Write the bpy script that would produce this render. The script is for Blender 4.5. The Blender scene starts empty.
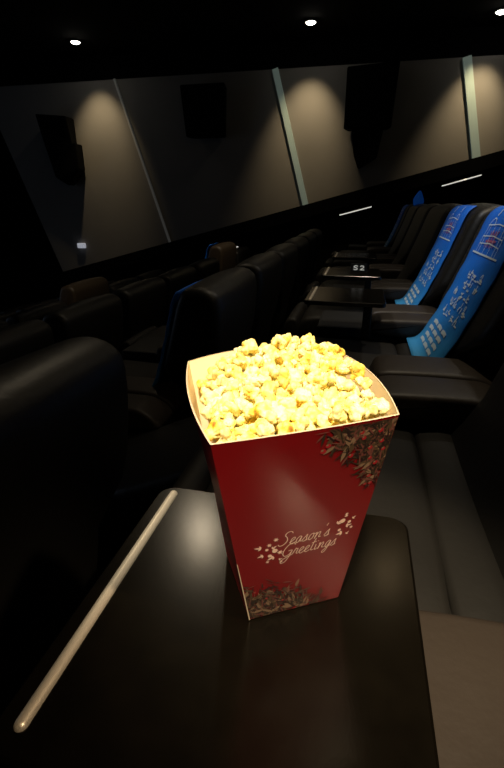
import bpy, bmesh, math, random
from mathutils import Vector, Matrix, noise
random.seed(7)
C = bpy.context.scene
col = C.collection
PI = math.pi

# ------------------------------------------------------------------ materials
def mat(name, color, rough=.5, metal=0, spec=.5, bump=0, bscale=60, var=0, vscale=8, emit=None, estr=0, coat=0, sheen=0):
    m = bpy.data.materials.new(name); m.use_nodes = True
    nt = m.node_tree; b = nt.nodes['Principled BSDF']
    b.inputs['Base Color'].default_value = (*color, 1)
    b.inputs['Roughness'].default_value = rough
    b.inputs['Metallic'].default_value = metal
    b.inputs['Specular IOR Level'].default_value = spec
    b.inputs['Coat Weight'].default_value = coat
    tc = nt.nodes.new('ShaderNodeTexCoord')
    if var:
        n = nt.nodes.new('ShaderNodeTexNoise'); n.inputs['Scale'].default_value = vscale; n.inputs['Detail'].default_value = 5
        r = nt.nodes.new('ShaderNodeValToRGB')
        r.color_ramp.elements[0].position = .3; r.color_ramp.elements[1].position = .7
        r.color_ramp.elements[0].color = (*[c*(1-var) for c in color], 1)
        r.color_ramp.elements[1].color = (*[min(1, c*(1+var)) for c in color], 1)
        nt.links.new(tc.outputs['Object'], n.inputs['Vector'])
        nt.links.new(n.outputs['Fac'], r.inputs['Fac']); nt.links.new(r.outputs['Color'], b.inputs['Base Color'])
    if bump:
        n = nt.nodes.new('ShaderNodeTexNoise'); n.inputs['Scale'].default_value = bscale; n.inputs['Detail'].default_value = 4
        bp = nt.nodes.new('ShaderNodeBump'); bp.inputs['Strength'].default_value = bump; bp.inputs['Distance'].default_value = .01
        nt.links.new(tc.outputs['Object'], n.inputs['Vector'])
        nt.links.new(n.outputs['Fac'], bp.inputs['Height']); nt.links.new(bp.outputs['Normal'], b.inputs['Normal'])
    if emit:
        b.inputs['Emission Color'].default_value = (*emit, 1); b.inputs['Emission Strength'].default_value = estr
    return m

M = {}
M['leather'] = mat('black_leather', (.008, .0072, .006), .47, bump=.12, bscale=45, spec=.5)
M['leather_soft'] = mat('black_leather_cushion', (.0095, .008, .006), .62, bump=.12, bscale=30, spec=.4)
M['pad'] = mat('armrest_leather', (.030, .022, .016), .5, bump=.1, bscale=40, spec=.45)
M['brown'] = mat('brown_leather', (.05, .034, .02), .5, bump=.2, bscale=30)  # brown leather tone for two seats in the lower rows
M['panel'] = mat('black_side_panel', (.006, .006, .006), .6, bump=.1)
M['tray'] = mat('black_laminate', (.0030, .0023, .0014), .20, spec=.42, bump=.012, bscale=300, var=.25, vscale=25)
M['silver'] = mat('brushed_silver', (.80, .72, .60), .38, metal=.55)
M['steel'] = mat('dark_steel', (.05, .05, .05), .4, metal=.8)
M['floor'] = mat('dark_carpet', (.010, .009, .009), .95, bump=.5, bscale=200, var=.3, vscale=30)
M['ceil'] = mat('black_ceiling', (.0012, .0012, .0012), .95, spec=.1)
M['black'] = mat('black_wall', (.0015, .0015, .0018), .95, spec=.1)
M['wall'] = mat('grey_acoustic_fabric', (.25, .235, .215), .95, bump=.15, bscale=150, var=.06, vscale=1.2)
M['strip'] = mat('pale_green_strip', (.40, .50, .46), .45, spec=.4, emit=(.6, .8, .7), estr=.06)  # faint emission added to keep the trim bright along its length
M['strip_dim'] = mat('grey_strip', (.45, .45, .42), .5, emit=(.8, .8, .75), estr=.02)  # slight emission added to lift the thin trim
M['speaker'] = mat('black_speaker', (.004, .004, .004), .85, spec=.1)
M['lamp'] = mat('lamp_glow', (1, 1, 1), .5, emit=(1, .93, .80), estr=22)
M['lamp_warm'] = mat('warm_lamp_glow', (1, 1, 1), .5, emit=(1, .72, .38), estr=24)
M['lamp_hot'] = mat('bright_lamp_glow', (1, 1, 1), .5, emit=(1, .72, .40), estr=110)
M['lamp_ring'] = mat('lamp_ring', (.02, .02, .02), .5)
M['white'] = mat('white_plastic', (.8, .8, .8), .5, emit=(.8, .85, 1), estr=.28)
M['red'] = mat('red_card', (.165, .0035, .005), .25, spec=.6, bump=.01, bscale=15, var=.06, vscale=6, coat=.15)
M['redside_lit'] = mat('red_card_side_lit', (.45, .010, .016), .4, spec=.4)  # same red card, lightened to stand in for light on the sides
M['cream'] = mat('cream_card_inside', (.86, .70, .44), .6)
M['edge'] = mat('white_card_edge', (.62, .50, .34), .6)
M['print_cream'] = mat('cream_ink', (.80, .55, .44), .6)
M['cover_print'] = mat('white_ink', (.62, .74, .82), .6)
M['cover_red'] = mat('red_ink', (.40, .10, .22), .6)
M['plate'] = mat('black_plate', (.01, .01, .01), .4)
M['number'] = mat('white_number', (.8, .8, .75), .5, emit=(1, 1, .9), estr=.18)  # faint emission added so the digits show
M['rail'] = mat('handrail_glint', (.7, .7, .68), .3, metal=.6, emit=(1, .97, .88), estr=.55)  # emission stands in for the glint of light on the metal

# blue cover: deep blue above, lighter cyan-blue toward the lower end
def cover_mat():
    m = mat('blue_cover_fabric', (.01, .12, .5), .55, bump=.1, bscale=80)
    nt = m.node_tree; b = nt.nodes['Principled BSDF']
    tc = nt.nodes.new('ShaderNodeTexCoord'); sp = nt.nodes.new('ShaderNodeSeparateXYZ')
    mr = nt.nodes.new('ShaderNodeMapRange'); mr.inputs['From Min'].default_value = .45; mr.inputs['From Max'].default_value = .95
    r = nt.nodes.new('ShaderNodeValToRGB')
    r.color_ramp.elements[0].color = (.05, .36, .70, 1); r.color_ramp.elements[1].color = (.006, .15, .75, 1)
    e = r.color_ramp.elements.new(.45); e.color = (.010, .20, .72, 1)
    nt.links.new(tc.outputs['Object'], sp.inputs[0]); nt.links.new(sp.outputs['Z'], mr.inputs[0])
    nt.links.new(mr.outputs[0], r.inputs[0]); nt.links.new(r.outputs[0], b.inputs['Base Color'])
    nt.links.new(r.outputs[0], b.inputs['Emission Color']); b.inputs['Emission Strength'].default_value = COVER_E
    return m
COVER_E = .0
M['cover'] = cover_mat()

def popcorn_mat():
    m = bpy.data.materials.new('buttered_popcorn'); m.use_nodes = True
    nt = m.node_tree; b = nt.nodes['Principled BSDF']
    tc = nt.nodes.new('ShaderNodeTexCoord'); oi = nt.nodes.new('ShaderNodeObjectInfo')
    add = nt.nodes.new('ShaderNodeVectorMath'); add.operation = 'ADD'
    n = nt.nodes.new('ShaderNodeTexNoise'); n.inputs['Scale'].default_value = 95; n.inputs['Detail'].default_value = 3
    r = nt.nodes.new('ShaderNodeValToRGB')
    r.color_ramp.elements[0].position = .28; r.color_ramp.elements[0].color = (.86, .55, .05, 1)
    r.color_ramp.elements[1].position = .66; r.color_ramp.elements[1].color = (.96, .88, .50, 1)
    e = r.color_ramp.elements.new(.45); e.color = (.95, .80, .25, 1)
    e = r.color_ramp.elements.new(.20); e.color = (.45, .20, .03, 1)
    ma = nt.nodes.new('ShaderNodeMath'); ma.operation = 'MULTIPLY_ADD'; ma.inputs[1].default_value = .26; ma.inputs[2].default_value = -.11
    ad = nt.nodes.new('ShaderNodeMath'); ad.operation = 'ADD'
    nt.links.new(tc.outputs['Object'], add.inputs[0]); nt.links.new(oi.outputs['Location'], add.inputs[1])
    nt.links.new(add.outputs[0], n.inputs['Vector'])
    nt.links.new(oi.outputs['Random'], ma.inputs[0]); nt.links.new(ma.outputs[0], ad.inputs[0]); nt.links.new(n.outputs['Fac'], ad.inputs[1])
    nt.links.new(ad.outputs[0], r.inputs[0]); nt.links.new(r.outputs[0], b.inputs['Base Color'])
    b.inputs['Roughness'].default_value = .55
    b.inputs['Subsurface Weight'].default_value = .15; b.inputs['Subsurface Radius'].default_value = (.006, .004, .002)
    b.inputs['Subsurface Scale'].default_value = 1
    return m
M['popcorn'] = popcorn_mat()

# ------------------------------------------------------------------ helpers
def obj(name, bm, m, parent=None, smooth=False, kind=None, label=None):
    me = bpy.data.meshes.new(name); bmesh.ops.recalc_face_normals(bm, faces=bm.faces[:]) if len(bm.faces) < 60000 else None
    bm.to_mesh(me); bm.free()
    for mm in (m if isinstance(m, (list, tuple)) else [m]): me.materials.append(mm)
    if smooth:
        for p in me.polygons: p.use_smooth = True
    o = bpy.data.objects.new(name, me); col.objects.link(o)
    if parent: o.parent = parent
    if kind: o['kind'] = kind
    if label: o['label'] = label
    return o
def tag(o, label, cat, group=None, kind=None):
    o['label'] = label; o['category'] = cat
    if group: o['group'] = group
    if kind: o['kind'] = kind
    return o
def thing(name, label, cat, loc=(0, 0, 0), rz=0, group=None):
    o = bpy.data.objects.new(name, None); col.objects.link(o); o.empty_display_size = .1
    o.location = loc; o.rotation_euler = (0, 0, rz)
    return tag(o, label, cat, group)
def kids(o): return [c for c in bpy.data.objects if c.parent == o]
def dup(root, loc, label, group=None):
    r = root.copy(); col.objects.link(r); r.location = loc; r['label'] = label
    if group: r['group'] = group
    elif 'group' in r: del r['group']
    for ch in kids(root):
        c = ch.copy(); col.objects.link(c); c.parent = r
        for g in kids(ch):
            d = g.copy(); col.objects.link(d); d.parent = c
    return r
def box(bm, x0, x1, y0, y1, z0, z1, bev=0, seg=2):
    g = bmesh.ops.create_cube(bm, size=1)
    bmesh.ops.transform(bm, matrix=Matrix.Translation(((x0+x1)/2, (y0+y1)/2, (z0+z1)/2)) @ Matrix.Diagonal((x1-x0, y1-y0, z1-z0, 1)), verts=g['verts'])
    if bev:
        es = list({e for v in g['verts'] for e in v.link_edges})
        bmesh.ops.bevel(bm, geom=es, offset=bev, segments=seg, profile=.5, affect='EDGES')
    return bm
def smoothpoly(pts, n=6, closed=False):
    out = []; N = len(pts)
    rng = range(N) if closed else range(N-1)
    for i in rng:
        p1 = Vector(pts[i]); p2 = Vector(pts[(i+1) % N])
        p0 = Vector(pts[(i-1) % N]) if closed or i > 0 else p1
        p3 = Vector(pts[(i+2) % N]) if closed or i+2 < N else p2
        for k in range(n):
            t = k/n
            out.append(.5*((2*p1) + (p2-p0)*t + (2*p0-5*p1+4*p2-p3)*t*t + (3*p1-p0-3*p2+p3)*t**3))
    if not closed: out.append(Vector(pts[-1]))
    return out
def loft_y(bm, prof, y0, y1, r=.05, seg=5, nmid=6, puff=0):
    """closed XZ profile swept along Y with rounded (inset) ends and a soft puff in the middle"""
    n = len(prof); c = sum(prof, Vector((0, 0)))/n
    # outward normals
    nor = []
    for i in range(n):
        d = (prof[(i+1) % n]-prof[i-1]); nn = Vector((d.y, -d.x)).normalized()
        nor.append(nn)
    area = sum(prof[i].x*prof[(i+1) % n].y-prof[(i+1) % n].x*prof[i].y for i in range(n))
    if area < 0: nor = [-q for q in nor]
    st = []
    for k in range(seg+1):
        a = k/seg*PI/2; st.append((y0+r*(1-math.sin(a)), -r*(1-math.cos(PI/2-a)) if False else -r*(1-math.sin(a)) ))
    # quarter circle: y offset r(1-cos a), inset r(1-sin a)
    st = [(y0+r*(1-math.cos(k/seg*PI/2)), -r*(1-math.sin(k/seg*PI/2))) for k in range(seg+1)]
    mid = [(y0+r+(y1-y0-2*r)*k/nmid, puff*math.sin(PI*k/nmid)) for k in range(1, nmid)]
    en = [(y0+y1-a, b) for a, b in reversed(st)]
    rings = []
    for y, ins in st+mid+en:
        rings.append([bm.verts.new((p.x+q.x*ins, y, p.y+q.y*ins)) for p, q in zip(prof, nor)])
    for a, b in zip(rings[:-1], rings[1:]):
        for i in range(n):
            bm.faces.new((a[i], a[(i+1) % n], b[(i+1) % n], b[i]))
    bm.faces.new(rings[0]); bm.faces.new(list(reversed(rings[-1])))
    return bm
def tube(bm, pts, r, sides=8):
    pts = [Vector(p) for p in pts]; rings = []
    for i, p in enumerate(pts):
        d = (pts[min(i+1, len(pts)-1)]-pts[max(i-1, 0)]).normalized()
        a = d.cross(Vector((0, 0, 1)));
        if a.length < .01: a = d.cross(Vector((1, 0, 0)))
        a.normalize(); b = d.cross(a)
        rings.append([bm.verts.new(p+(a*math.cos(2*PI*k/sides)+b*math.sin(2*PI*k/sides))*r) for k in range(sides)])
    for a, b in zip(rings[:-1], rings[1:]):
        for k in range(sides): bm.faces.new((a[k], a[(k+1) % sides], b[(k+1) % sides], b[k]))
    bm.faces.new(rings[0]); bm.faces.new(list(reversed(rings[-1])))
    return bm

# ------------------------------------------------------------------ room
WY = 9.0                       # side wall plane
SL = .26; SP, DR = 1.36, .355  # rake of the wall base, row spacing and drop
def zb(x): return .37+SL*(x+3.75)
# stepped floor: one tread per row
bm = bmesh.new()
xs = []
edge = lambda r: -.62+SP*(r)    # front edge (towards the screen) of tread r (r=0 own row)
for r in range(-6, 3):
    x0 = edge(r) if r > -6 else -11
    x1 = edge(r+1) if r < 2 else 5.5
    box(bm, x0, x1, -3, WY, r*DR-.6, r*DR)
floor = obj('floor', bm, M['floor'], kind='structure')
bm = bmesh.new(); box(bm, -11, 5.5, -3, WY+.2, 3.6, 3.75); obj('ceiling', bm, M['ceil'], kind='structure')
bm = bmesh.new(); box(bm, -11.2, -11, -3, WY+.2, -3, 3.6); obj('wall_front', bm, M['black'], kind='structure')
bm = bmesh.new(); box(bm, 5.5, 5.7, -3, WY+.2, -1, 3.6); obj('wall_back', bm, M['black'], kind='structure')
bm = bmesh.new(); box(bm, -11, 5.5, -3.2, -3, -3, 3.6); obj('wall_left', bm, M['black'], kind='structure')
wr = obj('wall_right', box(bmesh.new(), -11, 5.5, WY, WY+.2, -3, 3.6), M['black'], kind='structure')
ZT = 3.2
seams = [(-6.3, zb(-6.3), -7.5), (-3.75, zb(-3.75), -4.63), (-1.055, zb(-1.055), -1.66), (1.72, zb(1.72), 1.35), (4.6, zb(4.6), 4.38)]
for i in range(4):
    (a, za, at_), (b, zb_, bt) = seams[i], seams[i+1]
    bm = bmesh.new()
    y = WY-.06; s = .03*(i % 2)
    f = [bm.verts.new(p) for p in ((a, y, za), (b, y, zb_), (bt, y, ZT), (at_, y, ZT))]
    g = [bm.verts.new((v.co.x, WY+.0, v.co.z)) for v in f]
    bm.faces.new(f)
    for k in range(4): bm.faces.new((f[k], g[k], g[(k+1) % 4], f[(k+1) % 4]))
    obj('wall_panel', bm, M['wall'], wr)
for i, (w, m) in enumerate(((.035, 'strip_dim'), (.10, 'strip'), (.125, 'strip'))):
    a, za, at_ = seams[i+1]
    bm = bmesh.new()
    d = Vector((at_-a, 0, ZT-za)).normalized(); n = Vector((d.z, 0, -d.x))
    p = Vector((a, 0, za)); q = Vector((at_, 0, ZT))
    vs = []
    for yy in (WY-.11, WY-.061):
        for c, sg in ((p, -1), (p, 1), (q, 1), (q, -1)):
            v = c+n*sg*w/2; vs.append(bm.verts.new((v.x, yy, v.z)))
    bm.faces.new(vs[:4])
    for k in range(4): bm.faces.new((vs[k], vs[4+k], vs[4+(k+1) % 4], vs[(k+1) % 4]))
    obj('trim_%d' % (i+1), bm, M[m], kind='structure')
# dado rail: black sloping skirting under the fabric panels
bm = bmesh.new()
v = [bm.verts.new((x, y, zb(x)+dz)) for y in (WY-.16, WY) for x, dz in ((-9, -.22), (5.4, -.22), (5.4, 0), (-9, 0))]
bm.faces.new(v[:4])
for k in range(4): bm.faces.new((v[k], v[4+k], v[4+(k+1) % 4], v[(k+1) % 4]))
obj('baseboard_right', bm, M['black'], kind='structure')

# wall-washing ceiling downlights (visible lamps) and their real lights
def spot(name, loc, target, power, size, blend, color=(1, .80, .55), rad=.04):
    l = bpy.data.lights.new(name, 'SPOT'); l.energy = power; l.spot_size = math.radians(size); l.spot_blend = blend
    l.color = color; l.shadow_soft_size = rad
    o = bpy.data.objects.new(name, l); col.objects.link(o); o.location = loc
    o.rotation_euler = (Vector(target)-Vector(loc)).to_track_quat('-Z', 'Y').to_euler()
    return o
names = {-4.9: 'leftmost round ceiling downlight, above the panel with the small white box',
         -1.0: 'middle round ceiling downlight, above the centre light pool on the wall',
         1.64: 'rightmost round ceiling downlight, at the top right corner of the picture'}
def downlight(x, y, label, r=.07, lm='lamp'):
    t = thing('ceiling_downlight', label, 'ceiling light', (x, y, 3.6), group=None)
    bm = bmesh.new()
    bmesh.ops.create_cone(bm, segments=24, radius1=r*1.35, radius2=r*1.2, depth=.02, cap_ends=True)
    bmesh.ops.translate(bm, vec=(0, 0, -.01), verts=bm.verts)
    obj('rim', bm, M['lamp_ring'], t)
    bm = bmesh.new(); bmesh.ops.create_uvsphere(bm, u_segments=20, v_segments=10, radius=r)
    for v_ in bm.verts: v_.co.z = -.02+v_.co.z*.35
    obj('lens', bm, M[lm], t, True)
    return t
for x, y in ((-4.9, 8.2), (-1.0, 8.2), (1.64, 8.4)):
    downlight(x, y, names[x])
    xt = x-.12
    spot('wall_washer', (x, y, 3.52), (xt, WY+.12, 1.75), 105 if x > -3 else 80, 62, 1.0, (1, .77, .45))

# speakers on the wall; lower wedge stands partly for the shadow beneath
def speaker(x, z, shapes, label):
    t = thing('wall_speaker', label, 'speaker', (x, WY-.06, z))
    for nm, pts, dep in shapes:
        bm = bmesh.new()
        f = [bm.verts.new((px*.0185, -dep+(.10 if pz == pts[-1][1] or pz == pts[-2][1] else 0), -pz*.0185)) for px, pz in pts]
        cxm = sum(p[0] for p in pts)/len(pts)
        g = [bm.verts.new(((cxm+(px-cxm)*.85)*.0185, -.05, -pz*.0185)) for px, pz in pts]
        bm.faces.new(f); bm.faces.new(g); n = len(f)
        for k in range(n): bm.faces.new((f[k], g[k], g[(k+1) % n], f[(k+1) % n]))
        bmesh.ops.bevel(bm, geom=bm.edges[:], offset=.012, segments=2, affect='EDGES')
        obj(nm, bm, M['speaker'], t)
    bm = bmesh.new(); box(bm, -.08, .08, -.06, 0, -.1, .1, .01); obj('wall_bracket', bm, M['speaker'], t)
    return t
speaker(-5.75, 2.2, [('cabinet', [(-20, -24), (14, -21), (14, 4), (-18, 4)], .40), ('lower_body_shadow', [(-16, 3), (20, 3), (20, 27), (2, 42), (-12, 34)], .36)], 'black wall speaker near the left end of the wall beside the left light pool')  # tapered tail of the lower wedge is shadow built as a solid
speaker(-2.85, 2.58, [('cabinet', [(-21, -21), (22, -21), (20, 21), (-19, 21)], .40)], 'black wall speaker high between the thin strip and the middle pale strip')
speaker(-.13, 2.60, [('cabinet', [(-17, -26), (26, -28), (24, 20), (-17, 20)], .40), ('lower_body_shadow', [(-10, 19), (18, 19), (14, 44), (-2, 52), (-7, 40)], .34)], 'black wall speaker high on the right wall panel left of the rightmost strip')  # lower wedge fills in the dark fade under the cabinet
# small white box on wall
t = thing('emergency_light', 'small white box fixed low on the left wall panel', 'wall box', (-5.74, WY-.06, .27))
bm = bmesh.new(); box(bm, -.085, .085, -.07, 0, -.05, .05, .012); obj('housing', bm, M['white'], t)
bm = bmesh.new(); box(bm, -.07, .07, -.077, -.068, -.035, .02, .003); obj('lens', bm, M['white'], t)

# handrails on side wall stair
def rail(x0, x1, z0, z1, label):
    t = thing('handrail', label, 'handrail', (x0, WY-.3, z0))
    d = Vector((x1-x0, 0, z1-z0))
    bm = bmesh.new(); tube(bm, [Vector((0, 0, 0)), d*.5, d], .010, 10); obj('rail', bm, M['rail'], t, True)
    for k in (.15, .85):
        bm = bmesh.new(); p = d*k; tube(bm, [p, p+Vector((0, .12, -.02)), p+Vector((0, .24, -.01))], .012, 8); obj('bracket', bm, M['steel'], t, True)
rail(-.42, .12, .90, 1.04, 'short handrail with painted glint below the wall, just right of the middle strip')
rail(1.22, 1.80, 1.36, 1.52, 'short handrail with painted glint below the rightmost strip')
rail(-2.5, -2.28, .27, .33, 'faint short handrail with painted glint left of the brown seat back')

# ------------------------------------------------------------------ seats
BP = [(.28, .38), (.325, .49), (.39, .62), (.445, .76), (.49, .89), (.525, 1.0), (.56, 1.055), (.64, 1.075), (.71, 1.055), (.745, .99), (.735, .80), (.69, .55), (.63, .30), (.45, .28)]
def back_profile(): return [Vector((p[0], p[1])) for p in smoothpoly([(a, b, 0) for a, b in BP], 3, True)]
def seat_parts(t, w=.84, cw=.53, lm='leather', up=0):
    bm = bmesh.new(); loft_y(bm, back_profile(), -w/2, w/2, .045, 5, 10, .012)
    for v in bm.verts:      # narrower where it sits between the armrests
        k = max(0, min(1, (v.co.z-.56)/.10)); k = k*k*(3-2*k)
        v.co.y *= (cw/w)*(1-k)+k
        if up: v.co.x += up*max(0, min(1, (.95-v.co.z)/.4))*.03*max(0, min(1, (.66-v.co.x)/.25))
    obj('backrest', bm, M[lm], t, True)
    # lumbar/back cushion creases
    cp = [Vector(p[:2]) for p in smoothpoly([(-.30, .30, 0), (-.33, .38, 0), (-.28, .445, 0), (-.1, .455, 0), (.08, .45, 0), (.185, .447, 0), (.2, .432, 0), (.215, .447, 0), (.30, .452, 0), (.34, .40, 0), (.33, .28, 0), (0, .27, 0)], 3, True)]
    bm = bmesh.new(); loft_y(bm, cp, -cw/2, cw/2, .03, 4, 6, .008)
    obj('seat_cushion', bm, M['leather_soft'], t, True)
    fp = [Vector(p[:2]) for p in smoothpoly([(-.335, .10, 0), (-.40, .12, 0), (-.43, .25, 0), (-.42, .40, 0), (-.37, .435, 0), (-.335, .40, 0), (-.33, .25, 0)], 3, True)]
    bm = bmesh.new(); loft_y(bm, fp, -cw/2, cw/2, .02, 3, 4, .004)
    obj('footrest', bm, M['leather_soft'], t, True)
    bm = bmesh.new(); box(bm, -.28, .44, -cw/2+.02, cw/2-.02, 0, .27, .01); obj('base', bm, M['panel'], t)
    return t
ROW0 = {}
t0 = thing('recliner_seat', 'black leather recliner directly beyond the tray table with grey-lit seat cushion', 'cinema seat', (0, .945, 0))
seat_parts(t0, .82, .74)
proto = thing('recliner_seat', 'black leather recliner under the nearest blue cover', 'cinema seat', (0, 2.0, 0))
seat_parts(proto)
own = {1: None, 2: 'black leather recliner under the second nearest blue cover',
       3: 'black leather recliner just beyond the second nearest blue cover', 4: 'second bare black recliner beyond the second nearest blue cover',
       6: 'black leather recliner under the farthest blue cover of the right row'}
P = .97; YA = 2.0
for k in range(2, 7):
    lab = own.get(k, 'third bare black recliner beyond the second nearest blue cover, before the farthest cover')
    dup(proto, (0, YA+P*(k-1), 0), lab)

# row in front of the camera's row (backs seen from behind)
def rowpos(r): return SP*r, DR*r
x1, z1 = rowpos(-1)
near = thing('recliner_seat', 'large black recliner back at the left edge, nearest the camera', 'cinema seat', (x1, .66, z1)); seat_parts(near, .92, .60); near.location.z += .02
fr = ['black recliner back with blue side edge and shiny top corner, left of the popcorn box', 'second black recliner back in the line running away behind the popcorn box',
      'third black recliner back in the line running away behind the popcorn box', 'fourth black recliner back in the line running away behind the popcorn box',
      'fifth black recliner back in the line, among the small far ones', 'farthest black recliner back in the line behind the popcorn box']
first_front = None
fproto = thing('recliner_seat', fr[0], 'cinema seat', (x1, 2.41, z1)); seat_parts(fproto, .84, .53, 'leather', 1)
for k, lab in enumerate(fr[1:], 1):
    dup(fproto, (x1, 2.41+P*k, z1), lab)
# one seat lying fully reclined between them
rec = thing('recliner_seat', 'fully reclined black seat between the large near back and the blue-edged back', 'cinema seat', (x1, 1.5, z1))
seat_parts(rec, .62, .53)
for c_ in kids(rec):
    if c_.name.startswith('backrest'):
        c_.rotation_euler = (0, math.radians(46), 0); c_.location = Vector((.30, 0, .40))-Matrix.Rotation(math.radians(46), 3, 'Y') @ Vector((.28, 0, .40))

browns = {(-2, 5): 'brown seat back with a blue cover, standing above its neighbours behind the line of backs', (-3, 3): 'brown seat back in the lower rows at the left'}
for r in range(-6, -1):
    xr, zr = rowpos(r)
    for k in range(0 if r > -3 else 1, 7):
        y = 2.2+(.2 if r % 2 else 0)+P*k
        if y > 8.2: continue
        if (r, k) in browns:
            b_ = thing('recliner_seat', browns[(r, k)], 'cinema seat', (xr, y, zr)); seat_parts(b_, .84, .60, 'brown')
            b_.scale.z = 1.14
        else:
            dup(proto, (xr, y, zr), 'black recliner in the dark lower rows toward the screen, left background', 'recliners in the dark lower rows')

# ------------------------------------------------------------------ arm consoles
def arm_parts(t, y0, y1, split):
    bm = bmesh.new(); box(bm, -.18, .44, y0+.03, y1-.03, 0, .47, .02); obj('side_panel', bm, M['panel'], t)
    segs = [(y0, y0+(y1-y0)*.46), (y0+(y1-y0)*.49, y1)] if split else [(y0, y1)]
    for a, b in segs:
        bm = bmesh.new()
        pr = [Vector(p[:2]) for p in smoothpoly([(.085, .475, 0), (.075, .51, 0), (.10, .545, 0), (.2, .553, 0), (.36, .553, 0), (.43, .545, 0), (.50, .50, 0), (.50, .45, 0), (.3, .45, 0)], 3, True)]
        loft_y(bm, pr, a, b, .022, 4, 4, .003)
        obj('arm_pad', bm, M['pad'], t, True)
    bm = bmesh.new(); box(bm, -.19, .09, y0+.02, y1-.02, .44, .50, .012); obj('front_cap', bm, M['panel'], t)
a0 = thing('armrest', 'nearest brown-lit padded armrest at the bottom right corner, beside the tray table', 'armrest', (0, 0, 0))
arm_parts(a0, .19, .53, False)
a1 = thing('armrest', 'wide black armrest with two padded tops below the nearest blue cover', 'armrest', (0, 1.52, 0))
arm_parts(a1, -.21, .21, True)
al = ['armrest between the two nearest blue covers, second beyond the popcorn box', 'armrest just beyond the second nearest blue cover', 'fourth armrest beyond the popcorn box in the right row',
      'fifth armrest beyond the popcorn box in the right row', 'sixth armrest beyond the popcorn box in the right row', 'farthest small armrest in the right row']
for k, lab in enumerate(al): dup(a1, (0, 1.52+P*(k+1), 0), lab)
# arms in front row
af = ['armrest of the lower row just past the large near seat back']
dup(a1, (x1, 1.94, z1), 'armrest of the lower row beneath the blue-edged recliner back')
for k in range(5): dup(a1, (x1, 2.9+P*k, z1), 'black armrest hidden between the line of recliner backs', 'armrests between the line of backs')

# ------------------------------------------------------------------ tray tables
TZ = .68
def rrect(x0, x1, y0, y1, r, n=6):
    out = []
    for cx, cy, a0_ in ((x1-r, y1-r, 0), (x0+r, y1-r, 90), (x0+r, y0+r, 180), (x1-r, y0+r, 270)):
        for k in range(n+1):
            a = math.radians(a0_+90*k/n); out.append((cx+r*math.cos(a), cy+r*math.sin(a)))
    return out
def tray_parts(t, w=.35, d=.37):
    bm = bmesh.new()
    pts = rrect(-.265, .092, .17, .545, .022)
    lv = [(0, -.003), (-.003, 0), (-.017, 0), (-.02, -.003)]
    rings = []
    cx, cy = -.087, .357
    for z, ins in lv:
        rings.append([bm.verts.new((x+(ins if x > cx else -ins), y+(ins if y > cy else -ins), TZ+z)) for x, y in pts])
    n = len(pts)
    for a, b in zip(rings[:-1], rings[1:]):
        for i in range(n): bm.faces.new((a[i], a[(i+1) % n], b[(i+1) % n], b[i]))
    bm.faces.new(rings[0]); bm.faces.new(list(reversed(rings[-1])))
    top = obj('tabletop', bm, M['tray'], t)
    # silver strip: rounded bar
    bm = bmesh.new()
    rr = .0064; x = -.241; sec = 10; cap = 6
    ys = [(.190+rr*(1-math.cos(k/cap*PI/2)), math.sin(k/cap*PI/2)) for k in range(cap+1)]
    ys += [(.532-rr*(1-math.cos(k/cap*PI/2)), math.sin(k/cap*PI/2)) for k in range(cap, -1, -1)]
    rings = [[bm.verts.new((x+rr*max(s, .02)*math.cos(q/sec*PI), y, TZ-.0005+.006*max(s, .02)*math.sin(q/sec*PI))) for q in range(sec+1)] for y, s in ys]
    for a, b in zip(rings[:-1], rings[1:]):
        for i in range(sec): bm.faces.new((a[i], a[i+1], b[i+1], b[i]))
    obj('metal_strip', bm, M['silver'], t, True, label='raised silver metal strip')
    bm = bmesh.new(); box(bm, -.02, .06, .28, .36, .64, .66, .004); box(bm, 0, .04, .30, .34, .49, .645, .004); obj('swivel_bracket', bm, M['steel'], t)
    return t
tray = thing('tray_table', 'black laminate tray table with a silver strip, under the popcorn box', 'tray table', (0, 0, 0)); tray_parts(tray)
dup(tray, (.035, 1.86, 0), 'small black tray table with a short silver strip, first beyond the popcorn box')
dup(tray, (.04, 2.66, 0), 'small brownish tray table just beyond the first one, by the white number plate')
dup(tray, (.04, 3.7, 0), 'farther small tray table beyond the number plate')

# seat number plate "S2"
np_ = thing('number_plate', 'small dark plate with a white S2 seat number beyond the popcorn box', 'number plate', (.0, 2.80, .725))
np_.scale = (.72, .72, .72)
bm = bmesh.new(); box(bm, -.07, .06, -.003, .003, -.021, .045, .002); obj('plate', bm, M['plate'], np_)
S = [(1, .85), (.6, 1), (.15, .85), (.2, .6), (.8, .4), (.85, .12), (.4, 0), (0, .15)]
D2 = [(0, .8), (.3, 1), (.8, .9), (.85, .6), (.4, .3), (0, 0), (1, 0)]
def ribbon(bm, pts, w, f):
    """flat ribbon along 2-D points, mapped through f(u,v) -> Vector"""
    L = []
    for i, p in enumerate(pts):
        a = Vector(pts[max(i-1, 0)][:2]); b = Vector(pts[min(i+1, len(pts)-1)][:2])
        d = (b-a);
        if d.length < 1e-9: d = Vector((1, 0))
        d.normalize(); n = Vector((-d.y, d.x))*w/2
        c = Vector(p[:2]); L.append((bm.verts.new(f(*(c+n))), bm.verts.new(f(*(c-n)))))
    for (a, b), (c, d) in zip(L[:-1], L[1:]): bm.faces.new((a, c, d, b))
bm = bmesh.new()
for glyph, ox in ((S, -.046), (D2, .006)):
    pts = [(p[0]*.034+ox, p[1]*.032-.004) for p in glyph]
    ribbon(bm, smoothpoly([(a, b, 0) for a, b in pts], 3) if glyph is S else [Vector((a, b, 0)) for a, b in pts], .008, lambda u, v: Vector((u, -.0045, v)))
obj('number', bm, M['number'], np_)

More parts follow.
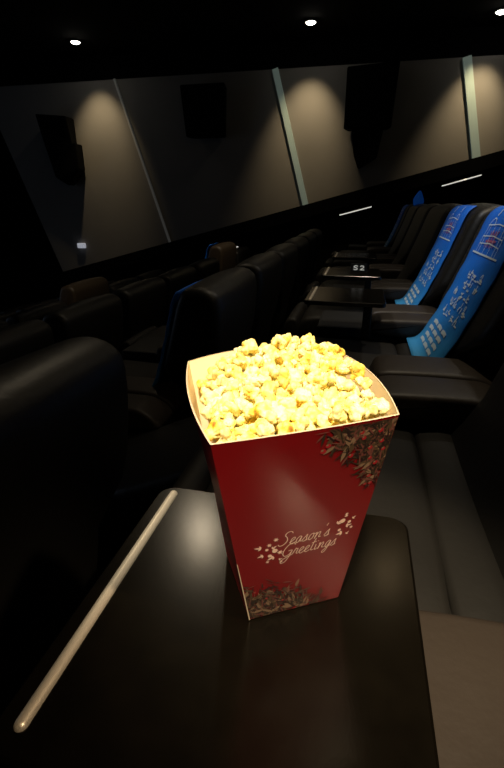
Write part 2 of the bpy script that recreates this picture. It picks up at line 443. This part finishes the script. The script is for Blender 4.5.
# ------------------------------------------------------------------ blue seat covers with print
front = [Vector((p[0], p[1])) for p in smoothpoly([(.255, .458, 0), (.30, .468, 0), (.335, .51, 0), (.39, .62, 0), (.445, .76, 0), (.49, .89, 0), (.525, 1.0, 0), (.56, 1.055, 0), (.64, 1.078, 0), (.70, 1.065, 0)], 8)]
nf = []
for i in range(len(front)):
    d = front[min(i+1, len(front)-1)]-front[max(i-1, 0)]; nf.append(Vector((-d.y, d.x)).normalized())
cum = [0]
for a, b in zip(front[:-1], front[1:]): cum.append(cum[-1]+(b-a).length)
LEN = cum[-1]
def on_cover(s, y, off):
    s = max(0, min(LEN-1e-6, s))
    i = max(k for k in range(len(cum)-1) if cum[k] <= s)
    t = (s-cum[i])/(cum[i+1]-cum[i])
    p = front[i].lerp(front[i+1], t); n = nf[i].lerp(nf[i+1], t)
    return Vector((p.x+n.x*off, y, p.y+n.y*off))
def cover_parts(t, w=.52, text=True, off=.016, LEN=LEN*.84):
    bm = bmesh.new(); N = 40; K = 6
    grid = [[bm.verts.new(on_cover(LEN*i/N, -w/2+w*k/K, off+.0015*math.sin(i*.9+k))) for k in range(K+1)] for i in range(N+1)]
    for i in range(N):
        for k in range(K): bm.faces.new((grid[i][k], grid[i+1][k], grid[i+1][k+1], grid[i][k+1]))
    o = obj('cloth', bm, M['cover'], t, True)
    sol = o.modifiers.new('thick', 'SOLIDIFY'); sol.thickness = .006; sol.offset = -1
    if not text: return
    rnd = random.Random(11)
    def f(u, v): return on_cover(v*.97+.035, -u*1.2, off+.0035)      # u across (left of reader = far side), v up the cover
    bm = bmesh.new()
    # bold lettering at the foot: slanted bars
    for k in range(4):
        for j in range(3):
            v0 = .05+k*.034; u0 = -.15+j*.085+.01*(k % 2)
            ribbon(bm, [Vector((u0, v0)), Vector((u0+.035, v0+.004)), Vector((u0+.07, v0+.001))], .018, f)
            ribbon(bm, [Vector((u0+.02, v0-.008)), Vector((u0+.024, v0+.012))], .008, f)
    # lines of lettering: groups of small strokes
    for line, (v0, us) in enumerate(((.215, (-.13, -.06, .01, .08)), (.265, (-.10, -.03, .05, .11)), (.31, (-.12, -.05, .04)), (.355, (-.06, .01, .08)), (.40, (-.07, 0, .07)))):
        for u0 in us:
            h = .013
            for q in range(6):
                a = Vector((u0+rnd.uniform(0, .05), v0+rnd.uniform(-h, h))); kind = rnd.choice('hvhvd')
                b = a+{'h': Vector((.028, 0)), 'v': Vector((0, .022)), 'd': Vector((.016, .015))}[kind]
                ribbon(bm, [a, (a+b)/2+Vector((0, .001)), b], .006, f)
    obj('lettering', bm, M['cover_print'], o)
    bm = bmesh.new()
    # drawing of a stage-like structure above: base line, posts, arches, finials
    b0 = .49
    ribbon(bm, [Vector((-.16, b0)), Vector((0, b0)), Vector((.16, b0))], .007, f)
    for x in (-.12, -.09, -.03, .03, .09, .12):
        ribbon(bm, [Vector((x, b0)), Vector((x, b0+.06)), Vector((x*.9, b0+.115))], .0035, f)
    for h_ in (.04, .07, .115):
        ribbon(bm, [Vector((-.12, b0+h_)), Vector((0, b0+h_+.008)), Vector((.12, b0+h_))], .004, f)
    for x in (-.08, .08):
        ribbon(bm, [Vector((x+.03*math.cos(a), b0+.115+.03*math.sin(a))) for a in [PI*k/8 for k in range(9)]], .004, f)
        ribbon(bm, [Vector((x, b0+.155)), Vector((x+.004, b0+.17)), Vector((x-.004, b0+.185))], .007, f)
    obj('drawing', bm, M['cover_print'], o)
    bm = bmesh.new()
    for x in (-.03, .0, .03):
        ribbon(bm, [Vector((x-.02, b0+.03)), Vector((x+.015, b0+.10))], .006, f)
        ribbon(bm, [Vector((x+.02, b0+.035)), Vector((x-.015, b0+.095))], .005, f)
    ribbon(bm, [Vector((-.06, b0+.055)), Vector((.06, b0+.06))], .008, f)
    obj('drawing_red', bm, M['cover_red'], o, label='red strokes of the drawing')
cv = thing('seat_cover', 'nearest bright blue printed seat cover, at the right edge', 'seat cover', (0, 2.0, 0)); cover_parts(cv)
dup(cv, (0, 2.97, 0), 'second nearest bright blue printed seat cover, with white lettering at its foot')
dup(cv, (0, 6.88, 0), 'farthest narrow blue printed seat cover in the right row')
cs = thing('seat_cover', 'dark blue cover seen edge-on along the recliner back left of the popcorn box', 'seat cover', (x1, 2.41-.19, z1)); cover_parts(cs, .42, False, .022, LEN*.80)
for c_ in kids(cs):
    for v in c_.data.vertices: v.co.x += .03*max(0, min(1, (.95-v.co.z)/.4))
cb = thing('seat_cover', 'small blue cover beside the brown seat back', 'seat cover', (-2*SP, 2.2+P*5-.2, -2*DR)); cover_parts(cb, .42, False, .03); cb.scale.z = 1.14
# folded blue cover end sticking up behind the far headrests
fl = thing('folded_cover', 'small leaf-shaped blue cloth end sticking up above the far headrests', 'seat cover', (.60, 5.88, 1.06))
bm = bmesh.new()
prf = smoothpoly([(-.05, 0, 0), (-.06, .07, 0), (-.03, .13, 0), (0, .165, 0), (.03, .12, 0), (.055, .05, 0), (.04, 0, 0)], 4)
cen = bm.verts.new((0, 0, .07)); ring = [bm.verts.new((p[0], .02*math.sin(p[1]*20), p[1])) for p in prf]
for a, b in zip(ring[:-1], ring[1:]): bm.faces.new((cen, a, b))
bm.faces.new((cen, ring[-1], ring[0]))
o = obj('cloth', bm, mat('blue_cloth_glow', (.006, .10, .5), .6, emit=(.006, .1, .5), estr=.1), fl, True); o.modifiers.new('s', 'SOLIDIFY').thickness = .006  # small emission added to brighten the dark cloth

# ------------------------------------------------------------------ popcorn box
def cam2w(r, f, z):     # heading-aligned ground coordinates -> world
    a = math.radians(13)
    return Vector((r*math.cos(a)-f*math.sin(a), r*math.sin(a)+f*math.cos(a), z))
HB = .235
TL, TR, TBR, TBL = cam2w(-.030, .289, TZ+HB+.003), cam2w(.124, .346, TZ+HB), cam2w(.100, .528, TZ+HB), cam2w(-.072, .486, TZ+HB)
BL, BR, BBR, BBL = cam2w(-.003, .346, TZ+.0015), cam2w(.094, .375, TZ+.0015), cam2w(.066, .470, TZ+.0015), cam2w(-.031, .441, TZ+.0015)
pb = thing('popcorn_box', 'tall red paper popcorn box with a festive print, standing on the tray table', 'popcorn box', (0, 0, 0))
def face_fn(bl, br, tl, tr, bow, dip=0, outw=0):
    nrm = (br-bl).cross(tl-bl).normalized()
    def f(u, v, off=0):
        p = bl.lerp(br, u).lerp(tl.lerp(tr, u), v)
        k = 4*u*(1-u)
        return p+nrm*(bow*k*v**1.6+off)+Vector((0, 0, dip*k*v**4))
    return f
faces = {'front': face_fn(BL, BR, TL, TR, .006, .003), 'right': face_fn(BR, BBR, TR, TBR, .012, .004),
         'back': face_fn(BBR, BBL, TBR, TBL, .006, .010), 'left': face_fn(BBL, BL, TBL, TL, .008, 0)}
for nm, f in faces.items():
    bm = bmesh.new(); NU, NV = 14, 12
    g = [[bm.verts.new(f(i/NU, j/NV)) for j in range(NV+1)] for i in range(NU+1)]
    for i in range(NU):
        for j in range(NV): bm.faces.new((g[i][j], g[i+1][j], g[i+1][j+1], g[i][j+1]))
    pn = obj(nm+'_panel', bm, [M['red'] if nm == 'front' else M['redside_lit']], pb, True)
    if nm == 'front': FP = pn
    bm = bmesh.new()
    g = [[bm.verts.new(f(i/NU, j/NV, -.0010)) for j in range(NV+1)] for i in range(NU+1)]
    for i in range(NU):
        for j in range(NV): bm.faces.new((g[i][j], g[i][j+1], g[i+1][j+1], g[i+1][j]))
    obj('inner_lining', bm, M['cream'], pb, True, label='cream inside of the %s panel' % nm)
bm = bmesh.new()
rim = []
for nm in ('front', 'right', 'back', 'left'):
    f = faces[nm]
    ring = []
    for i in range(15):
        ring.append((bm.verts.new(f(i/14, 1, .0003)+Vector((0, 0, .0004))), bm.verts.new(f(i/14, 1, -.0012)+Vector((0, 0, .0004)))))
    for (a, b), (c, d) in zip(ring[:-1], ring[1:]): bm.faces.new((a, b, d, c))
obj('rim_edge', bm, M['edge'], pb, label='pale cut edge of the rim'); bm = bmesh.new()
# pale cut edge at the front left fold near the base
f = faces['front']
e = [(bm.verts.new(f(0, v, .0006)+Vector((-.0002, 0, 0))), bm.verts.new(f(.010*(1-v*1.5), v, .0006))) for v in (0, .1, .2, .3, .4)]
for (a, b), (c, d) in zip(e[:-1], e[1:]): bm.faces.new((a, b, d, c))
obj('fold_edge', bm, M['edge'], pb, label='pale cut edge at the lower left fold')
bm = bmesh.new(); bm.faces.new([bm.verts.new(p) for p in (BL, BR, BBR, BBL)]); obj('base', bm, M['cream'], pb)

# printed foliage (flat ink on the front panel)
fol_cols = {'pine': (.022, .014, .008), 'pine2': (.045, .028, .016), 'olive': (.07, .04, .02), 'pale': (.20, .12, .07), 'berry': (.30, .008, .014), 'cone': (.13, .04, .03), 'dark': (.018, .008, .008)}
FM = {k: mat('ink_'+k, c, .4) for k, c in fol_cols.items()}
fk = list(FM)
def W2(f, w0, w1, h): # approximate metric mapping u,v for front (metres in face plane -> uv)
    return None
FW, FH = .135, .243
def fo(u, v, k=0): return faces['front'](u, v, .0003+k*.00003)
def leaf(bm, u, v, ang, L, w, mi, k):
    d = Vector((math.cos(ang), math.sin(ang))); n = Vector((-d.y, d.x))
    sc = Vector((1/FW, 1/FH)); pts = [(0, 0), (.3, .5), (.65, .42), (1, 0), (.65, -.42), (.3, -.5)]
    vs = []
    for a, b in pts:
        q = d*a*L+n*b*w; uu, vv = u+q.x*sc.x, v+q.y*sc.y
        vs.append((min(max(uu, .004), .996), min(max(vv, .004), .992)))
    try:
        fc = bm.faces.new([bm.verts.new(fo(a, b, k)) for a, b in vs]); fc.material_index = mi
    except ValueError: pass
def berry(bm, u, v, r, mi, k):
    vs = []
    for q in range(8):
        a = q*PI/4; vs.append((min(max(u+r*math.cos(a)/FW, .004), .996), min(max(v+r*math.sin(a)/FH, .004), .992)))
    fc = bm.faces.new([bm.verts.new(fo(a, b, k)) for a, b in vs]); fc.material_index = mi
rnd = random.Random(5)
def foliage(test, n, label, seeds):
    bm = bmesh.new(); cnt = 0
    while cnt < n:
        u, v = rnd.random(), rnd.random()
        e_ = test(u, v)
        if e_ <= 0 or rnd.random() > e_*1.8: continue
        cnt += 1; lay = rnd.randint(0, 5)
        c = rnd.choices(['pine', 'pine2', 'olive', 'pale', 'dark', 'cone'], [6, 5, 2.2, 1.3, 6, 4])[0]
        big = c in ('olive', 'pale')
        leaf(bm, u, v, rnd.uniform(0, 2*PI), rnd.uniform(.010, .018) if big else rnd.uniform(.008, .017), rnd.uniform(.003, .005) if big else rnd.uniform(.0009, .0022), fk.index(c), lay)
    for u, v, r in seeds: berry(bm, u, v, r*.75, fk.index('berry'), 6); berry(bm, u-.006, v+.004, r*.35, fk.index('pale'), 7)
    return obj('printed_foliage', bm, [FM[k] for k in fk], FP, label=label)
def t_tr(u, v):  # top right: hangs down the right edge
    a = (u-.60)/.4; b = (v-.70)/.30
    if u < .55 or v < .62: return 0
    return max(0, (u-.60)/.4*1.0+(v-.84)/.16*.55-.25+ .12*noise.noise(Vector((u*9, v*9, 0))) - max(0, (.80-v))*1.1*(1.25-u)*2)
def t_bl(u, v):
    if v > .26 or u > .85: return 0
    return max(0, 1-(v/.235)-(max(0, u-.25)/.62)**1.5+.25*noise.noise(Vector((u*10, v*10, 3))))
foliage(t_tr, 760, 'dark pine sprigs, pale leaves and red berries printed at the top right', [(.56, .905, .0035), (.585, .925, .003), (.74, .86, .003), (.80, .93, .0026), (.86, .88, .0028), (.90, .95, .003), (.93, .90, .0028), (.88, .83, .0024), (.93, .80, .003), (.91, .74, .0026), (.94, .70, .0026), (.90, .70, .0022), (.78, .955, .0022), (.96, .86, .0026)])
foliage(t_bl, 620, 'dark pine sprigs and cones printed at the bottom left', [(.2, .13, .0022), (.36, .09, .002), (.1, .19, .0022)])

# hand-lettered greeting
G = {
 'S': (.62, [[(.62, .85), (.5, 1.0), (.28, .98), (.2, .78), (.36, .58), (.44, .32), (.3, .08), (.08, .02), (-.06, .16)]]),
 'G': (.72, [[(.66, .82), (.52, 1.0), (.26, .92), (.08, .6), (.06, .25), (.24, .03), (.48, .12), (.6, .42), (.36, .42)], [(.6, .42), (.56, .1), (.4, -.42), (.14, -.5), (.1, -.3), (.5, -.02), (.72, .08)]]),
 'e': (.36, [[(0, .12), (.18, .26), (.27, .42), (.18, .5), (.07, .36), (.08, .1), (.2, 0), (.38, .12)]]),
 'a': (.42, [[(.3, .42), (.18, .48), (.05, .3), (.08, .05), (.2, .04), (.31, .44), (.29, .1), (.42, .08)]]),
 's': (.34, [[(0, .1), (.2, .5), (.22, .3), (.26, .1), (.12, 0), (.05, .06)], [(.2, .02), (.34, .1)]]),
 'o': (.40, [[(.2, .48), (.07, .36), (.06, .1), (.18, 0), (.3, .16), (.28, .4), (.2, .48), (.4, .4)]]),
 'n': (.46, [[(0, .4), (.07, .46), (.05, 0), (.12, .34), (.25, .48), (.3, .36), (.29, .08), (.44, .08)]]),
 'r': (.34, [[(0, .1), (.1, .5), (.14, .44), (.24, .44), (.22, .1), (.34, .06)]]),
 't': (.30, [[(.14, .95), (.1, .4), (.12, .06), (.3, .08)], [(-.02, .62), (.28, .68)]]),
 'i': (.24, [[(.04, .44), (.06, .1), (.12, .02), (.24, .1)], [(.08, .66), (.1, .7)]]),
 'g': (.42, [[(.3, .42), (.18, .48), (.05, .3), (.08, .05), (.2, .06), (.31, .44), (.26, -.2), (.12, -.42), (.02, -.3), (.2, -.06), (.42, .1)]]),
 "'": (.16, [[(.08, 1.0), (.04, .82)]]),
}
# direct mapping: text plane placed on the panel using uv, baseline slightly rising
def text(bm, s, u0, v0, size, w):
    x = 0
    for ch in s:
        adv, strokes = G[ch]
        for st in strokes:
            pts = smoothpoly([(a, b, 0) for a, b in st], 4)
            q = [Vector((u0+(x+p[0]+.28*p[1])*size/FW, v0+p[1]*size*1.05/FH+.000*x)) for p in pts]
            # ribbons measured in metres: scale u,v to metres then back
            qm = [Vector((p.x*FW, p.y*FH)) for p in q]
            ribbon(bm, qm, w, lambda a, b: fo(a/FW, b/FH, 3))
        x += adv
    return x*size
bm = bmesh.new()
text(bm, "Season's", .315, .455, .0172, .00085)
text(bm, "Greetings", .335, .385, .0172, .00085)
obj('greeting_lettering', bm, M['print_cream'], FP, label='cream handwritten Season\'s Greetings')
bm = bmesh.new()
def sprig(u, v, ang, L):
    d = Vector((math.cos(ang), math.sin(ang)))
    leaf(bm, u, v, ang, L*1.2, L*.36, 0, 3); leaf(bm, u, v, ang+.9, L*.7, L*.3, 0, 3); leaf(bm, u, v, ang-.9, L*.7, L*.3, 0, 3)
def star(u, v, r):
    for k in range(3): leaf(bm, u-r*math.cos(k*PI/3)/FW, v-r*math.sin(k*PI/3)/FH, k*PI/3, 2*r, r*.5, 0, 3)
def mv(a): return ((a[0]+.03, a[1]+.075) if a[0] < .5 else (a[0]-.035, a[1]+.075))+tuple(a[2:])
for a in ((.16, .39, 2.9, .010), (.24, .375, .6, .008), (.17, .345, 3.4, .009), (.25, .325, 3.6, .011), (.29, .30, .2, .006),
          (.80, .435, .8, .010), (.86, .465, 1.6, .006), (.88, .41, .1, .009), (.92, .445, .7, .006), (.86, .375, 3.3, .010), (.90, .36, .8, .006)): sprig(*mv(a)[:3], a[3]*.62)
for a in ((.27, .425, .003), (.22, .40, .0028), (.30, .345, .0034), (.86, .48, .0022), (.93, .395, .0022), (.20, .30, .0022), (.31, .285, .002)): star(*mv(a))
for u, v, r in ((.26, .36, .003), (.22, .335, .0022), (.20, .375, .0018), (.84, .445, .003), (.90, .43, .002), (.83, .395, .0018)): berry(bm, *mv((u, v)), r, 0, 3)
obj('printed_flowers', bm, M['print_cream'], FP)

# ------------------------------------------------------------------ popcorn
def popcorn_mesh(seed):
    rn = random.Random(seed); bm = bmesh.new(); parts = rn.randint(5, 8)
    mbs = [(Vector((0, 0, 0)), .0058)]
    for k in range(parts):
        d = Vector((rn.gauss(0, 1), rn.gauss(0, 1), rn.gauss(0, .8))).normalized()
        mbs.append((d*rn.uniform(.0048, .0075), rn.uniform(.0032, .0058)))
    # star-shaped surface from the union of the lobes
    bmesh.ops.create_icosphere(bm, subdivisions=4, radius=1)
    for v in bm.verts:
        d = v.co.normalized(); best = .003
        for c, r in mbs:
            b = d.dot(c); disc = b*b-(c.length_squared-r*r)
            if disc > 0: best = max(best, b+math.sqrt(disc))
        wr_ = noise.noise(d*3.5+Vector((seed*3.1, 0, 0)))*.0022+noise.noise(d*8+Vector((seed, 5, 0)))*.0012
        v.co = d*(best+wr_)
    for _ in range(1): bmesh.ops.smooth_vert(bm, verts=bm.verts, factor=.5, use_axis_x=True, use_axis_y=True, use_axis_z=True)
    me = bpy.data.meshes.new('popcorn_piece'); bm.to_mesh(me); bm.free()
    for p in me.polygons: p.use_smooth = True
    me.materials.append(M['popcorn']); return me
pm = [popcorn_mesh(s) for s in range(12)]
def rimpt(u, v):
    a = TL.lerp(TR, u); b = TBL.lerp(TBR, u); return a.lerp(b, v)
CT = rimpt(.5, .5)
def heap(u, v):   # height above the rim plane
    h = -.007+.017*math.exp(-(((u-.62)/.42)**2+((v-.62)/.42)**2))
    h += .020*math.exp(-(((u-.66)/.24)**2+((v-.86)/.16)**2))
    h += .014*math.exp(-(((u-.28)/.13)**2+((v-.80)/.12)**2))
    h -= .022*math.exp(-((u/.16)**2+((v-.9)/.35)**2))
    h -= .010*math.exp(-(u/.08)**2)-.007*math.exp(-((1-u)/.15)**2)
    return h
rn = random.Random(21); placed = 0
lay = []
NU, NV = 12, 12
for L in range(2):
    for i in range(NU):
        for j in range(NV):
            u = .065+.87*(i+.5*(j % 2)*.8)/(NU-.6)+rn.uniform(-.02, .02); v = .065+.87*j/(NV-1)+rn.uniform(-.02, .02)
            if L: u = .07+.86*(u); v = .08+.84*v
            lay.append((min(u*1.02, .98), min(v, .95), L))
for u, v, L in lay:
    p = rimpt(u, v); z = p.z+heap(u, v)-L*.012+rn.uniform(-.005, .005)+(rn.random() < .12)*.004
    p = CT+(p-CT)*(1 if z > TZ+HB else 1-(TZ+HB-z)*1.6)
    o = bpy.data.objects.new('popcorn_piece', pm[rn.randrange(12)]); col.objects.link(o)
    o.location = (p.x, p.y, z); o.rotation_euler = (rn.uniform(0, 6.3), rn.uniform(0, 6.3), rn.uniform(0, 6.3)); s = rn.uniform(.7, 1.1); o.scale = (s, s*rn.uniform(.8, 1.1), s*rn.uniform(.7, 1))
    tag(o, 'puffed yellow and cream popcorn piece heaped in the red box', 'popcorn', 'popcorn pieces heaped in the box')
# the popcorn further down, nobody could count it
bm = bmesh.new(); N = 16
g = [[None]*(N+1) for _ in range(N+1)]
for i in range(N+1):
    for j in range(N+1):
        u, v = .03+.94*i/N, .03+.94*j/N
        p = rimpt(u, v); z = p.z+heap(u, v)-.022; p = CT+(p-CT)*.86
        g[i][j] = bm.verts.new((p.x, p.y, z+rn.uniform(-.004, .004)))
for i in range(N):
    for j in range(N): bm.faces.new((g[i][j], g[i+1][j], g[i+1][j+1], g[i][j+1]))
o = obj('popcorn_fill', bm, M['popcorn'], None, True); tag(o, 'packed popcorn deeper inside the red box under the loose pieces', 'popcorn', kind='stuff')

# ------------------------------------------------------------------ lights over the seats, some added as fill
warm = (1, .84, .60)
downlight(.5, 3.6, 'ceiling downlight over the right row beyond the tray tables', lm='lamp_warm')
downlight(-1.4, 3.7, 'ceiling downlight over the lower row, left of the one over the right row', lm='lamp_warm')
downlight(2.0, -.45, 'bright ceiling downlight above and behind the nearest armrest', lm='lamp_hot')
spot('seat_light', (.05, -.95, 3.5), (.02, .42, .85), 780, 13, .7, warm, .05)
spot('side_light', (2.0, -.45, 3.46), (.02, .38, .72), 260, 13, .7, (1, .74, .46), .06)
spot('tray_light', (-1.4, 3.7, 3.52), (-.15, .5, .68), 30, 22, .7, warm, .05)
spot('row_light', (.10, 2.30, 3.52), (.3, 2.2, .5), 80, 50, .8, warm, .06)  # added spot without a fixture, lifts the arm pads
spot('row_light', (-1.4, 3.7, 3.52), (-1.0, 3.6, .3), 24, 70, .8, warm, .06)
spot('row_light', (1.3, 4.2, 3.5), (.3, 3.4, .7), 35, 75, .8, (1, .9, .75), .06)
spot('cover_fill', (-1.2, 1.6, 3.5), (.45, 2.6, .8), 150, 27, .8, (.95, .97, 1), .06)  # added spot, brightens the blue covers only
spot('row_light', (-1.0, 5.5, 3.5), (-2.0, 7.0, .5), 130, 22, .8, warm, .06)  # added narrow spot to brighten the taller brown seat back
spot('row_light', (-1.8, 3.2, 3.5), (-3.4, 5.1, .0), 90, 22, .8, warm, .06)  # added narrow spot for the brown seat further down
# added dim bluish fill from the front, lifts the wall
l = bpy.data.lights.new('cool_fill', 'AREA'); l.shape = 'RECTANGLE'; l.size = 6; l.size_y = 2.5; l.energy = 17; l.color = (.62, .76, 1)
o = bpy.data.objects.new('cool_fill', l); col.objects.link(o); o.location = (-10.8, 2.5, .8); o.rotation_euler = (0, math.radians(-90), 0)

w = bpy.data.worlds.new('World'); C.world = w; w.use_nodes = True
w.node_tree.nodes['Background'].inputs[0].default_value = (.5, .6, 1, 1); w.node_tree.nodes['Background'].inputs[1].default_value = .0

# ------------------------------------------------------------------ camera
cam = bpy.data.cameras.new('Camera'); co = bpy.data.objects.new('Camera', cam); col.objects.link(co)
co.location = (0, 0, 1.08); co.rotation_euler = (math.radians(90-21.6), 0, math.radians(13))
cam.sensor_fit = 'HORIZONTAL'; cam.sensor_width = 36; cam.lens = 454/504*36; cam.clip_start = .02
C.camera = co
C.view_settings.view_transform = 'Standard'; C.view_settings.look = 'None'
